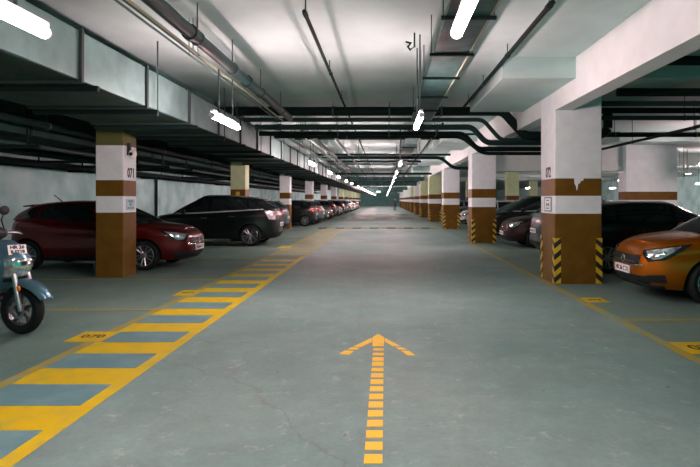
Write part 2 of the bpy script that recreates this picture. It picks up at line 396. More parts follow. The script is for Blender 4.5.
MB().box(DX0, DX1, ys[-1]+.03, 110, D0, D1).build('far_duct_run', M['galv'], dr)
MB().box(DX0+.01, DX1-.01, ys[-1]+.03, 110, D0-.012, D0-.001).build('underside_shade', M['duct_shade'], dr)
for i in range(40, 66):
    MB().box(DX0-.035, DX1+.035, -3.75+1.58*i-.022, -3.75+1.58*i+.022, D0-.035, D1+.035).build('flange', M['galvdark'], dr)

# ------------------------------------------------------------------ pipes and trays
def rounded(pts, r=0.18, n=5):
    pts = [Vector(p) for p in pts]; out = [pts[0]]
    for i in range(1, len(pts)-1):
        a, b, c = pts[i-1], pts[i], pts[i+1]
        d0 = (a-b); d1 = (c-b); q = min(r, d0.length*.45, d1.length*.45)
        p0 = b+d0.normalized()*q; p1 = b+d1.normalized()*q
        for k in range(n+1):
            t = k/n; out.append(p0*(1-t)**2 + b*2*t*(1-t) + p1*t*t)
    out.append(pts[-1]); return out
def pipe(pts, r, label, m='pipe', hang=(), cat='pipe', n=12, group=None, bend=.18, couplings=(), name='pipe', rr=.008, joints_r=1.25):
    root = empty(name, pts[0]); o = Vector(pts[0])
    P = [Vector(p)-o for p in pts]
    MB().tube(rounded(P, bend), r, n).build('pipe_run', M[m], root, 50)
    for (x, y, z) in hang:
        q = Vector((x, y, z))-o
        MB().tube([q+Vector((0, 0, r)), Vector((q.x, q.y, CEIL+.01-o.z))], rr, 6).build('hanger_rod', M['rod'], root)
        d = (P[1]-P[0]).normalized(); 
        MB().tube([q-d*.02, q+d*.02], r*1.18, n).build('pipe_clamp', M['rod'], root)
    for (x, y, z) in couplings:
        q = Vector((x, y, z))-o; d = (P[1]-P[0]).normalized()
        MB().tube([q-d*.05, q+d*.05], r*joints_r, n).build('coupling', M[m], root)
    tag(root, label, cat, group); return root
# long runs along the lane
P1Z, P1X = 3.36, -2.16
M['tube'] = mat('dark_service_pipe', (0.010, 0.036, 0.032), 0.5, spec=0.3)
for a, c, w_ in ((1.0, 12.02, 'nearer than'), (13.75, 92, 'beyond')):
    ok = lambda y: a < y < c
    pipe([(P1X, a, P1Z), (P1X, c, P1Z)], .075, f'thick dark pipe hung along the ceiling beside the duct, {w_} the cross pipes', 'tube',
         [(P1X, y, P1Z) for y in (3.0, 4.6, 6.1, 7.5, 9.2, 11, 14.4, 17, 20, 24, 28) if ok(y)], couplings=[(P1X, y, P1Z) for y in (4.2, 5.9, 8.3, 15.5) if ok(y)])
    for i, (dx, dz, r, mm) in enumerate(((-.17, -.05, .016, 'conduit'), (-.23, -.03, .012, 'cable'), (-.28, -.05, .012, 'cable'))):
        pipe([(P1X+dx, a, P1Z+dz), (P1X+dx, min(c, 60), P1Z+dz)], r, ['ivory conduit just left of the thick ceiling pipe', 'thin grey cable second from the thick ceiling pipe',
             'thin grey cable nearest the duct beside the ceiling pipe'][i] + f', {w_} the cross pipes', mm, [(P1X+dx, y, P1Z+dz) for y in (6.6, 14.6, 20) if ok(y)], 'conduit', 6, rr=.005)
pipe([(-2.95, 14.2, 3.42), (-2.95, 70, 3.42)], .05, 'dark pipe close above the duct beyond the cross pipes', 'pipe2', [(-2.95, y, 3.42) for y in (15, 19, 23, 28)])
pipe([(-1.55, 14.2, 3.45), (-1.55, 75, 3.45)], .045, 'grey pipe right of the thick pipe beyond the cross pipes', 'pipe2', [(-1.55, y, 3.45) for y in (16, 20, 25, 31)])
pipe([(-.90, 5.9, 3.60), (-.90, 80, 3.60)], .024, 'thin dark sprinkler pipe starting mid ceiling left of the lane lamps', 'pipe', [(-.90, y, 3.60) for y in (6.0, 8.6, 11, 15, 20, 26)], couplings=[(-.9, y, 3.6) for y in (6.0, 8.8)])
pipe([(1.78, 5.62, 3.60), (1.78, 11.9, 3.60)], .030, 'dark sprinkler pipe on the ceiling right of the cable tray', 'pipe', [(1.78, y, 3.60) for y in (5.75, 7.7, 9.6, 11.3)], couplings=[(1.78, y, 3.6) for y in (5.75, 7.7)])
pipe([(1.55, 14.2, 3.55), (1.55, 60, 3.55)], .03, 'dark sprinkler pipe right of the tray beyond the cross pipes', 'pipe', [(1.55, y, 3.55) for y in (15, 19, 25, 31)])
# cable tray over the lane
for a, c, w_ in ((1, 12.02, 'nearer than'), (13.75, 95, 'beyond')):
    tr = empty('cable_tray', (.81, 0, 3.30)); tag(tr, f'perforated steel cable tray hung over the lane, {w_} the cross pipes', 'cable tray')
    MB().box(-.20, .20, a, c, 0, .012).box(-.21, -.20, a, c, 0, .07).box(.20, .21, a, c, 0, .07).build('tray_bed', M['tray'], tr)
    b = MB()
    for i in range(6): b.tube([(-.15+.055*i, a, .03), (-.15+.055*i, c, .03)], .016, 6)
    b.build('cable_bundle', M['cable'], tr)
    MB().tube([(.235, a, .02), (.235, min(c, 60), .02)], .016, 8).build('edge_conduit', M['conduit'], tr)
    for y in (2.6, 3.9, 5.18, 6.5, 7.76, 9.2, 10.6, 15, 18, 21, 24, 28, 32):
        if not a < y < c: continue
        MB().box(-.26, .28, y-.018, y+.018, -.035, -.002).build('support_bar', M['pipe'], tr)
        for x in (-.24, .26): MB().tube([(x, y, -.03), (x, y, CEIL-3.3+.01)], .007, 6).build('hanger_rod', M['rod'], tr)
# cross pipes that dip under the right beam
XE = 4.9
def cross(y, z, zl, r, xb, label, m='pipe', xs=-4.9):
    pipe([(xs, y, z), (xb, y, z), (xb+(z-zl)*.9, y, zl), (XE, y, zl), (XE+.25, y, zl+.12), (XE+.25, y, CEIL)], r, label, m, [(x, y, z) for x in (-3.4, -1.2, .1, 1.3) if x > xs], bend=.13, couplings=[(x, y, z) for x in (-2.6, .9) if x > xs], group='cross pipes over the lane', joints_r=1.18)
cross(12.25, 3.55, 2.98, .105, 2.72, 'thickest dark cross pipe, nearest the camera, dipping under the right beam')
cross(12.75, 3.43, 2.94, .05, 2.35, 'thin grey cross pipe just behind the thickest cross pipe', 'pipe2')
cross(13.1, 3.30, 2.92, .07, 2.15, 'grey cross pipe in the middle of the bundle over the lane', 'pipe2', -3.2)
cross(13.5, 3.19, 2.80, .06, 2.0, 'lowest dark cross pipe of the bundle over the lane', 'pipe', -3.2)
pipe([(-2.9, 13.9, 3.16), (2.0, 13.9, 3.16), (2.55, 13.9, 2.72), (3.0, 13.9, 2.72), (5.3, 13.9, 2.72), (5.3, 13.9, CEIL)], .045, 'dark cross pipe behind the bundle ending low on the right', 'pipe', [(x, 13.9, 3.16) for x in (-1, 1.3)])
pipe([(-1.8, 20.0, 3.10), (2.1, 20.0, 3.10), (2.6, 20.0, 2.70), (6.5, 20.0, 2.70)], .06, 'dark cross pipe bending down beside the second right pillar', 'pipe', [(x, 20, 3.1) for x in (-1, 1.3)])
for i, (y, z, r) in enumerate(((16.5, 3.55, .035), (23.5, 3.51, .05), (27.5, 3.5, .06), (18.2, 3.6, .03), (25.9, 3.58, .03), (30.2, 3.55, .035), (33, 3.14, .07), (41.5, 3.15, .07), (45.8, 3.13, .08))):
    pipe([(-3.1, y, z), (2.9, y, z)], r, f'dark pipe crossing the far ceiling, {ORD[i]} beyond the near bundle', 'pipe', [(x, y, z) for x in (-1, 1.4)], group='far cross pipes')
for i, (y, z0, z1) in enumerate(((39.8, 2.93, 3.22), (48.5, 2.80, 3.22), (68.4, 2.80, 3.22), (86.0, 2.8, 3.22))):
    r_ = empty('cross_duct', (0, y, z0)); tag(r_, f'dark duct crossing under the far ceiling, {ORD[i]} from the camera', 'duct', 'far cross ducts')
    for k in range(4): MB().box(-3.1+1.5*k+.01, -3.1+1.5*(k+1)-.01, -.4, .4, 0, z1-z0).build('duct_section', M['tray'], r_)
    for k in range(1, 4): MB().box(-3.1+1.5*k-.02, -3.1+1.5*k+.02, -.43, .43, -.03, z1-z0+.03).build('flange', M['galvdark'], r_)
    for x in (-2.8, 2.6): MB().tube([(x, -.2, z1-z0), (x, -.2, CEIL-z0+.01)], .012, 6).build('hanger_rod', M['rod'], r_)
# right bay pipes
for i, (y, z, r, mm) in enumerate(((7.6, 3.50, .07, 'pipe'), (9.0, 3.33, .07, 'pipe'), (9.9, 3.30, .05, 'pipe2'), (10.9, 3.34, .06, 'pipe'), (11.5, 3.28, .05, 'pipe2'), (15.0, 3.35, .07, 'pipe'))):
    pipe([(3.95, y, z), (16, y, z)], r, f'dark pipe crossing above the right parking bays, {ORD[i]} from the camera', mm, [(x, y, z) for x in (6.5, 8.8, 11)], group='pipes above the right bays')
pipe([(7.0, 6, 3.14), (7.0, 30, 3.14)], .04, 'dark pipe running lengthwise above the right bays', 'pipe', [(7, y, 3.14) for y in (9.5, 12, 15)])
pipe([(6.2, 20.4, 2.45), (12, 20.4, 2.45)], .05, 'pale low pipe behind the cross beam', 'housing', [(7.7, 20.4, 2.45), (11.5, 20.4, 2.45)])
# left bay pipes, tray and wall pipe
for i, (x, z, r, mm) in enumerate(((-5.86, 2.78, .06, 'pipe'), (-6.6, 2.51, .045, 'pipe2'), (-7.2, 2.50, .04, 'pipe'), (-7.8, 2.51, .045, 'pipe2'))):
    pipe([(x, 3, z), (x, 60, z)], r, f'dark pipe under the low ceiling of the left bays, {ORD[i]} from the pillars', mm, [(x, y, z) for y in (9.2, 14, 17.3, 23) if i == 0], group='pipes above the left bays')
d2 = empty('added_dark_duct', (-7.1, 0, 2.62)); tag(d2, 'wide black duct added to darken the space above the left bays', 'duct')  # added duct, its dark colour stands in for shade above the bays
for k in range(24): MB().box(-.97, .95, 2+2.4*k+.01, 2+2.4*(k+1)-.01, 0, .55, bev=.01).build('duct_section', M['duct_shade'], d2)  # sections of the added dark duct
for k in range(1, 24): MB().box(-.99, .97, 2+2.4*k-.03, 2+2.4*k+.03, -.03, .58).build('added_duct_strap', M['pipe'], d2)
for k in range(0, 24, 2): MB().tube([(.5, 3.1+2.4*k, .54), (.5, 3.1+2.4*k, CEIL-2.62-.30)], .012, 6).build('hanger_rod', M['rod'], d2)  # hangers of the added dark duct
t2 = empty('cable_ladder', (-8.6, 0, 2.32)); tag(t2, 'dark cable ladder running along the top of the left wall', 'cable tray')
MB().box(-.36, -.33, 2, 70, 0, .12).box(.33, .36, 2, 70, 0, .12).build('ladder_rails', M['pipe'], t2)
b = MB()
for i in range(60): b.box(-.33, .33, 2.3+.5*i, 2.36+.5*i, .01, .04)
b.build('ladder_rungs', M['pipe'], t2)['kind'] = 'stuff'; b = MB()
for i in range(9): b.tube([(-.28+.07*i, 2, .065), (-.28+.07*i, 70, .065)], .026, 6)
b.build('cable_bundle', M['pipe'], t2)
for y in (6, 10.5, 15, 19.5, 24, 28):
    MB().box(-.37, .37, y-.02, y+.02, -.04, 0).build('support_bar', M['pipe'], t2)
    for x in (-.37, .37): MB().tube([(x, y, -.03), (x, y, CEIL-2.32+.01)], .01, 6).build('hanger_rod', M['rod'], t2)
for i, (y, z) in enumerate(((7.4, 2.43), (8.9, 2.43), (12.5, 2.43), (14.3, 2.43), (16, 2.43), (21.4, 2.43), (23.5, 2.43))):
    r_ = empty('hanging_pipe_rack', (-7.0, y, z)); tag(r_, f'dark hanging pipe rack across the left bays, {ORD[i]} from the camera', 'pipe rack', 'pipe racks above the left bays')
    MB().box(-1.19, 1.2, -.03, .03, -.06, 0).build('rack_bar', M['pipe'], r_)
    for x in (-1.165, 1.0): MB().box(x-.015, x+.015, -.015, .015, 0, CEIL-z+.01).build('rack_post', M['pipe'], r_)
pipe([(-8.93, 20.7, 0), (-8.93, 20.7, 2.3)], .05, 'dark upright drain pipe on the left wall behind the black crossover bonnet', 'pipe', ())
# ceiling hook
h_ = MB().tube([(.40, 7.2, CEIL), (.40, 7.2, 3.58), (.34, 7.2, 3.54), (.31, 7.2, 3.58), (.35, 7.2, 3.63), (.28, 7.2, 3.65)], .012, 6).build('hanging_cable', M['pipe'])
tag(h_, 'small curled dark cable end on the ceiling beside the second lane lamp rods', 'cable')

# ------------------------------------------------------------------ floor markings
def flat(name, polys, m, label, cat, group=None, z=.003):
    b = MB()
    for p in polys: b.prism(p, 0.0, z, 'z')
    o = b.build(name, m); tag(o, label, cat, group, 'thing'); return o
def rect(x0, x1, y0, y1): return [(x0, y0), (x1, y0), (x1, y1), (x0, y1)]
hatch = empty('painted_walkway', (-2.62, 2, 0)); tag(hatch, 'yellow painted walkway strip with slate rectangles along the left edge of the lane', 'floor marking', None, 'thing')
OX, OY = -2.62, 2
def fl(name, polys, m, z):
    b = MB()
    for p in polys: b.prism([(x-OX, y-OY) for x, y in p], 0, z, 'z')
    return b.build(name, m, hatch)
fl('yellow_border', [rect(-3.05, -2.10, 1.6, 14.0)], M['yellow'], .002)
fl('edge_line', [rect(-3.16, -3.05, 1.6, 27.5)], M['worn'], .0035)
fl('faded_border', [rect(-2.22, -2.10, 14.0, 27.5)] + [rect(-3.05, -2.22, 3.86+.862*k-.43, 3.86+.862*k) for k in range(12, 27)], M['worn'], .002)
for k in range(-2, 12):
    y0 = 3.86+.862*k; fl('slate_rectangle', [rect(-3.05, -2.22, y0, y0+.445)], M['slate'], .004)
# arrow: dashed shaft and two barbs
ar = empty('floor_arrow', (-.055, 2.8, 0)); tag(ar, 'amber dashed arrow painted in the middle of the lane pointing away', 'floor marking', None, 'thing')
AX, AY = -.055, 2.8
zb = [2.82]
def Zy(y): return F*HC/(y-VY)
rows = [(430,458),(393,417),(359,381),(328,348),(299,318),(273,291),(250,266),(228,242),(207,221),(189,201),(173,183),(155,167),(141,152),(128,136),(114,121)]
for i, (a, b_) in enumerate(rows):
    y0 = Zy(310+b_/2.975); y1 = Zy(310+a/2.975); w = .053
    c0 = -.068+.0002*i-AX
    b = MB(); b.prism([(c0-w, y0-AY), (c0+w, y0-AY), (c0+w, y1-AY), (c0-w, y1-AY)], 0, .003, 'z'); b.build('dash', M['orange'], ar)
b = MB(); yt = 5.92
def pq(x, y): return ((x-VX)*Zy(y)/F-AX, Zy(y)-AY)
zt = .003
b.prism([pq(*p) for p in ((378.3, 334), (372.5, 337.5), (372.5, 346.5), (384, 346.5), (384, 337.5))], 0, zt, 'z')
b.prism([pq(*p) for p in ((371.8, 338), (353, 346.8), (361, 347.2), (371.8, 342.2))], 0, zt, 'z')
b.prism([pq(*p) for p in ((384.6, 338), (401, 346.6), (393, 346.4), (384.6, 341.6))], 0, zt, 'z')
b.build('arrow_head', M['orange'], ar)
for p in (((351.5, 347.6), (347.5, 349.5), (356, 350), (359.5, 348.2)), ((345.5, 350.6), (339, 354), (349, 355), (354, 351.4)), ((395.5, 347.6), (403.5, 348), (407, 350), (399, 349.7)), ((401, 351), (409, 351.2), (416, 356), (407.5, 355.4))):
    b = MB(); b.prism([pq(*q) for q in p][::1], 0, zt+.001, 'z'); b.build('barb_dash', M['orange'], ar)
flat('lane_line', [rect(2.86, 2.98, 1.5, 18.5)], M['worn'], 'long worn yellow line along the right edge of the lane', 'floor marking')
BL = [7.25, 10.0, 13.6, 16.3, 21.9, 25.2]
for i, y in enumerate(BL):
    flat('bay_line', [rect(-7.2, -3.16, y-.05, y+.05)], M['worn'], ['faded yellow bay line on the floor behind the scooter', 'faded yellow bay line between the near left pillar and the walkway', 'faded yellow bay line beyond the red hatchback',
         'faded yellow bay line in front of the black crossover', 'faded yellow bay line beyond the black crossover', 'faded yellow bay line farthest along the left bays'][i], 'floor marking', 'left bay lines')
for i, y in enumerate((6.62, 13.0, 15.8)):
    flat('bay_line', [rect(2.98, 7.5, y-.05, y+.05)], M['worn'], ['yellow bay line on the floor in front of the copper hatchback', 'yellow bay line between the black car and teal car on the right', 'yellow bay line under the nose of the maroon car'][i], 'floor marking', 'right bay lines')
def bay_patch(x0, x1, y0, y1, txt, label, s):
    r = empty('bay_number_patch', ((x0+x1)/2, (y0+y1)/2, 0)); tag(r, label, 'floor marking', 'bay number patches', 'thing')
    hx, hy = (x1-x0)/2, (y1-y0)/2
    MB().box(-hx, hx, -hy, hy, 0, .005).build('patch', M['yellow'], r)
    text_obj(txt, hx*.85, 'painted_number', M['ink'], r, (0, 0, .006), (1, 0, 0), (0, 1, 0), .001, .004)
bay_patch(-3.40, -3.0, 5.60, 6.02, '070', 'yellow floor patch with black number nearest the scooter wheel', -1)
bay_patch(-3.34, -3.0, 8.30, 8.80, '071', 'yellow floor patch with black number beside the pillar marked 071', -1)
bay_patch(-3.38, -3.0, 16.6, 17.3, '073', 'yellow floor patch with black number behind the black crossover', -1)
bay_patch(2.98, 3.52, 5.15, 5.58, '075', 'yellow floor patch with black number at the right edge before the copper car', 1)
bay_patch(2.98, 3.30, 7.75, 8.12, '074', 'small yellow floor patch below the chevrons of the broad right pillar', 1)
# striped speed bump and two wide dark raised strips
def bump(y, x0, x1, label, hw=.16):
    b = MB(); n = 14; pr = [(-hw+2*hw*i/8, .055*math.sin(PI*i/8)) for i in range(9)]
    for k in range(n):
        a = x0+(x1-x0)*k/n; c = x0+(x1-x0)*(k+1)/n
        b.prism([(p[0]+y, p[1]) for p in pr], a, c, 'x', k % 2 if hw < .3 else (k % 4 == 1)*1)
    o = b.build('speed_bump_or_strip', [M['black'], M['worn']]); tag(o, label, 'speed bump', 'speed bump and raised strips'); return o
bump(27.9, -3.5, 2.8, 'black and yellow striped speed bump across the lane, nearest the camera')
bump(43.5, -3.6, 2.8, 'wide dark raised strip across the lane beyond the striped bump', .62)
bump(54.0, -3.6, 2.8, 'wide dark raised strip farthest down the lane', .7)

# ------------------------------------------------------------------ cars
def curve1(pts):
    xs = [p[0] for p in pts]; ysv = [p[1] for p in pts]; n = len(pts); ds = []
    for i in range(n):
        if i == 0: ds.append((ysv[1]-ysv[0])/(xs[1]-xs[0]))
        elif i == n-1: ds.append((ysv[-1]-ysv[-2])/(xs[-1]-xs[-2]))
        else:
            a = (ysv[i]-ysv[i-1])/(xs[i]-xs[i-1]); b = (ysv[i+1]-ysv[i])/(xs[i+1]-xs[i])
            ds.append(0 if a*b <= 0 else 2*a*b/(a+b))
    def f(x):
        if x <= xs[0]: return ysv[0]
        if x >= xs[-1]: return ysv[-1]
        for i in range(n-1):
            if x <= xs[i+1]: break
        h = xs[i+1]-xs[i]; t = (x-xs[i])/h
        return (2*t**3-3*t*t+1)*ysv[i]+(t**3-2*t*t+t)*h*ds[i]+(-2*t**3+3*t*t)*ysv[i+1]+(t**3-t*t)*h*ds[i+1]
    return f
def spow(v, p): return math.copysign(abs(v)**p, v)
class Surf:
    def __init__(s, xf, xr, w, z, n, tap=None):
        s.xf, s.xr, s.w, s.z, s.n = curve1(xf), curve1(xr), curve1(w), z, n; s.tap = tap or (lambda x: 1.0)
    def P(s, th, v):
        a = (s.xf(v)-s.xr(v))/2; c = (s.xf(v)+s.xr(v))/2
        x = c+a*spow(math.cos(th), 2/s.n); y = s.w(v)*spow(math.sin(th), 2/s.n)*s.tap(x)
        return Vector((x, y, s.z(v, x)))
    def tx(s, x, v):
        a = (s.xf(v)-s.xr(v))/2; c = (s.xf(v)+s.xr(v))/2
        r = max(-1, min(1, (x-c)/a)); return math.acos(spow(r, s.n/2))
    def ty(s, f): return math.asin(spow(max(-1, min(1, f)), s.n/2))
    def N(s, th, v):
        e = 2e-3; v0 = max(0, v-e); v1 = min(1, v+e)
        d = (s.P(th+e, v)-s.P(th-e, v)).cross(s.P(th, v1)-s.P(th, v0))
        return d.normalized() if d.length > 1e-12 else Vector((math.cos(th), math.sin(th), 0))
    def ring(s, v, q=18):
        out = []
        for k in range(4):
            for i in range(q):
                t = i/q; out.append(s.P(PI/2*(k+t*t*(3-2*t)), v))
        return out
def patch(S, t0, t1, v0, v1, name, m, parent, off=.008, nu=14, nv=6, side=1, inner=-.012, smooth=60):
    """a panel lying on the body surface; t0/t1 are functions of v (angle limits)"""
    rows = []; rin = []
    for j in range(nv+1):
        v = v0+(v1-v0)*j/nv; a, b = t0(v), t1(v); ra = []; rb = []
        for i in range(nu+1):
            th = a+(b-a)*i/nu; p = S.P(th, v); n = S.N(th, v); q = p+n*off; w = p+n*inner
            ra.append((q.x, q.y*side, q.z)); rb.append((w.x, w.y*side, w.z))
        rows.append(ra); rin.append(rb)
    b = MB(); A = b.grid(rows); B = b.grid(rin)
    def edge(a, bb):
        for i in range(len(a)-1): b._f([a[i], a[i+1], bb[i+1], bb[i]])
    edge(A[0], B[0]); edge(A[-1], B[-1]); edge([r[0] for r in A], [r[0] for r in B]); edge([r[-1] for r in A], [r[-1] for r in B])
    return b.build(name, m, parent, smooth)

def make_car(kind, pm):
    suv = kind == 'suv'
    root = empty('car')
    L2 = 2.18 if suv else 2.0
    if suv:
        h = curve1([(-2.2, 1.16), (-1.8, 1.20), (-.9, 1.15), (.3, 1.08), (1.05, 1.05), (1.5, 1.0), (1.95, .92), (2.2, .84)])
        roof = curve1([(-1.9, 1.44), (-1.4, 1.54), (-.6, 1.625), (.1, 1.635), (.6, 1.58)])
        zb, W, axf, axr, R = .24, .90, 1.28, -1.32, .345
        gxf = [(0, 1.46), (.5, .95), (.9, .50), (1, .38)]; gxr = [(0, -2.10), (.45, -1.86), (.9, -1.50), (1, -1.36)]
        gw = [(0, .85), (.5, .76), (.85, .665), (.95, .63), (1, .57)]
    else:
        h = curve1([(-2, 1.08), (-1.7, 1.10), (-.8, 1.05), (.3, .985), (.95, .965), (1.35, .925), (1.75, .85), (2, .75)])
        roof = curve1([(-1.8, 1.34), (-1.3, 1.41), (-.6, 1.455), (.0, 1.45), (.4, 1.41)])
        zb, W, axf, axr, R = .20, .87, 1.10, -1.40, .315
        gxf = [(0, 1.14), (.5, .68), (.9, .25), (1, .10)]; gxr = [(0, -1.93), (.45, -1.82), (.9, -1.56), (1, -1.44)]
        gw = [(0, .82), (.5, .73), (.85, .63), (.95, .595), (1, .53)]
    d = L2-2.0
    low = Surf([(0, 1.84+d), (.2, 1.96+d), (.5, 2.0+d), (.8, 1.965+d), (.93, 1.90+d), (1, 1.78+d)], [(0, -1.86-d), (.25, -1.985-d), (.55, -1.98-d), (.85, -1.95-d), (1, -1.88-d)],
               [(0, W-.09), (.12, W-.03), (.35, W), (.62, W-.01), (.78, W+.005), (.92, W-.03), (1, W-.08)], lambda v, x: zb+v*(h(x)-zb), 4.3,
               curve1([(-2.2, .95), (-1.2, 1.0), (.9, 1.0), (1.6, .97), (2.2, .92)]))
    gr = Surf(gxf, gxr, gw, lambda v, x: (h(x)-.03)*(1-v)+v*roof(x), 4.6)
    # lower shell
    b = MB(); vs = [0, .06, .12, .2, .28, .36, .45, .54, .62, .70, .78, .85, .92, .97, 1]
    rings = [low.ring(v) for v in vs]
    top = rings[-1]
    for s_, cz in ((.8, .018), (.5, .036), (.2, .046), (0.02, .048)): rings.append([Vector((p.x, p.y*s_, p.z+cz)) for p in top])
    bot = rings[0]; rings = [[Vector((p.x, p.y*.02, p.z-.01)) for p in bot]]+rings
    b.grid(rings, 0, True); bmesh.ops.remove_doubles(b.bm, verts=b.bm.verts, dist=1e-4)
    shell = b.build('shell', [pm, M['plastic']])
    n_ = len(rings[0])
    bmesh_fix = bmesh.new(); bmesh_fix.from_mesh(shell.data); bmesh.ops.holes_fill(bmesh_fix, edges=[e for e in bmesh_fix.edges if e.is_boundary], sides=0)
    bmesh.ops.recalc_face_normals(bmesh_fix, faces=bmesh_fix.faces); bmesh_fix.to_mesh(shell.data); bmesh_fix.free()
    cut = MB()
    for ax in (axf, axr):
        for sy in (-1, 1):
            y0, y1 = (.50, 1.3) if sy > 0 else (-1.3, -.50)
            cut.lathe([(R+.055, y0), (R+.055, y1)], 'y', 40, (ax, 0, R), 0, closed=False)
    co = cut.build('cutter', M['plastic'])
    md = shell.modifiers.new('cut', 'BOOLEAN'); md.operation = 'DIFFERENCE'; md.object = co; md.solver = 'EXACT'
    try: md.material_mode = 'TRANSFER'
    except Exception: pass
    bpy.context.view_layer.update()
    me = bpy.data.meshes.new_from_object(shell.evaluated_get(bpy.context.evaluated_depsgraph_get()))
    bm = bmesh.new(); bm.from_mesh(me)
    bpy.data.objects.remove(shell); bpy.data.objects.remove(co)
    # greenhouse
    g = MB(); g.bm = bm
    vs = [0, .12, .25, .4, .55, .7, .82, .9, .95, 1]; rings = [gr.ring(v) for v in vs]; top = rings[-1]
    for s_, cz in ((.8, .014), (.5, .026), (.2, .032), (.01, .033)): rings.append([Vector((p.x, p.y*s_, p.z+cz)) for p in top])
    nf = len(bm.faces); g.grid(rings, 0, True)
    body = g.build('body', [pm, M['plastic']], root, 38, recalc=False)
    bmx = bmesh.new(); bmx.from_mesh(body.data); bmesh.ops.recalc_face_normals(bmx, faces=bmx.faces); bmx.to_mesh(body.data); bmx.free()
    # glass
    ws = lambda f, fr: (lambda v: (gr.ty(f) if fr else PI-gr.ty(f)))
    patch(gr, ws(-.90, 1), ws(.90, 1), .07, .90, 'windscreen', M['glass'], root, .006, 28, 8)
    patch(gr, ws(.86, 0), ws(-.86, 0), .25, .86, 'rear_window', M['glass'], root, .006, 24, 6)
    B1, B2, C1 = (.02, -.06, -1.18) if not suv else (.05, -.03, -1.28)
    C2 = C1+.0
    fx = lambda v: gr.xf(v)-.30+.05*v
    for s in (1, -1):
        patch(gr, lambda v: gr.tx(max(fx(v), B1+.15), v), lambda v: gr.tx(B1, v), .10, .84, 'side_window', M['glass'], root, .006, 10, 6, s)
        patch(gr, lambda v: gr.tx(B2, v), lambda v: gr.tx(C1+(.20 if suv else .10)*v, v), .10, .84, 'side_window', M['glass'], root, .006, 12, 6, s)
        patch(gr, lambda v: gr.tx(C1-.06+(.18 if suv else .08)*v, v), lambda v: gr.tx(C1-.42+(.45 if suv else .30)*v, v), .16, .80, 'quarter_window', M['glass'], root, .006, 8, 5, s)
        if suv: patch(gr, lambda v: gr.tx(gr.xf(0)-.34, v), lambda v: gr.tx(C1-.45, v), .02, .085, 'window_trim', M['trim'], root, .02, 40, 2, s)
        # doors with handles
        for (x0, x1, nm) in ((.93, -.02, 'front_door'), (-.045, -.93, 'rear_door')):
            dd = patch(low, lambda v: low.tx(x0-.06*(1-v), v), lambda v: low.tx(x1+(.0 if x1 > -.5 else .12*(1-v)), v), .12, .96, nm, pm, root, .006, 18, 14, s, .001)
            hx_ = x1+.17; v = .80; p = low.P(low.tx(hx_, v), v)
            MB().tube([(hx_-.09, s*(p.y+.012), p.z), (hx_-.06, s*(p.y+.035), p.z+.004), (hx_+.06, s*(p.y+.035), p.z+.002), (hx_+.09, s*(p.y+.012), p.z)], .012, 8).build('door_handle', M['chrome'] if suv else pm, dd, 60)
        # sill, headlamp, tail lamp, mirror
        patch(low, lambda v: low.tx(axf-R-.08, v), lambda v: low.tx(axr+R+.08, v), .02, .11, 'sill', M['plastic'], root, .012, 14, 3, s)
        k = 1.0
        tl = lambda v: low.ty(.50+.10*(1-v))
        hl = patch(low, lambda v: low.ty(.52+.7*(.90-v)), lambda v: low.tx(L2-.60-1.3*(v-.90), v), .66, .925, 'headlight', M['glass'], root, .008, 22, 7, s)
        lens = patch(low, lambda v: low.ty(.60+.7*(.90-v)), lambda v: low.tx(L2-.50-1.3*(v-.90), v), .70, .90, 'headlight_lens', M['headlamp'], hl, .012, 18, 5, s)
        patch(low, lambda v: low.ty(.74), lambda v: low.tx(L2-.28, v), .755, .86, 'headlight_bulb_housing', M['chrome'], hl, .016, 10, 4, s)
        tl_ = patch(low, lambda v: low.tx(-L2+.42-.5*(.95-v), v), lambda v: PI-low.ty(.62), .66, .97, 'tail_light', M['clearlens'] if suv else M['redlens'], root, .010, 16, 6, s)
        if suv: patch(low, lambda v: low.tx(-L2+.16, v), lambda v: PI-low.ty(.64), .80, .88, 'red_lens', M['redlens'], tl_, .014, 10, 3, s)
        else: patch(low, lambda v: low.tx(-L2+.20, v), lambda v: PI-low.ty(.66), .735, .79, 'reverse_lens', M['clearlens'], tl_, .014, 8, 2, s)
        patch(low, lambda v: low.ty(.66), lambda v: low.ty(.84), .16, .34, 'fog_lamp_bezel', M['plastic'], root, .008, 10, 4, s)
        v = .97; mx = .52 if not suv else .78
        mp = Vector((mx, s*(W+.085), h(mx)+.06))
        mr = MB().ellipsoid(mp, (.085, .115, .075)).build('wing_mirror', pm, root, 60)
        MB().tube([(mx+.02, s*(W-.07), h(mx)-.0), (mx+.01, s*(W+.02), mp.z-.03)], .022, 8).build('mirror_arm', M['plastic'], mr)
        MB().box(mx-.088, mx-.075, s*(W+.085)-.085, s*(W+.085)+.085, mp.z-.05, mp.z+.05).build('mirror_glass', M['chrome'], mr)
    # front
    fy = lambda f: (lambda v: low.ty(f))
    gl = patch(low, fy(-.52), fy(.52), .58, .83, 'grille', M['plastic'], root, .008, 20, 5)
    patch(low, fy(-.62), fy(.62), .575, .605, 'grille_trim', M['chrome'], gl, .018, 24, 2)
    patch(low, fy(-.40), fy(.40), .66, .68, 'grille_bar', M['gunmetal'], gl, .014, 16, 1)
    patch(low, fy(-.66), fy(.66), .10, .32, 'lower_intake', M['plastic'], root, .008, 24, 5)
    patch(low, fy(-.80), fy(.80), .02, .085, 'front_lip', M['plastic'], root, .016, 28, 3)
    patch(low, lambda v: PI-low.ty(.93), lambda v: PI+low.ty(.93), .03, .22, 'rear_bumper_insert', M['plastic'], root, .012, 28, 4)
    pz = zb+.42*(.70-zb)+.03
    pf = MB().box(L2+.004, L2+.022, -.25, .25, pz-.055, pz+.065, bev=.004).build('number_plate', M['plate'], root)
    text_obj('HR 26 C 71', .088, 'plate_characters', M['ink'], pf, (L2+.0235, 0, pz+.004), (0, 1, 0), (0, 0, 1), .001, .003)
    pzr = zb+.55*(1.05-zb)
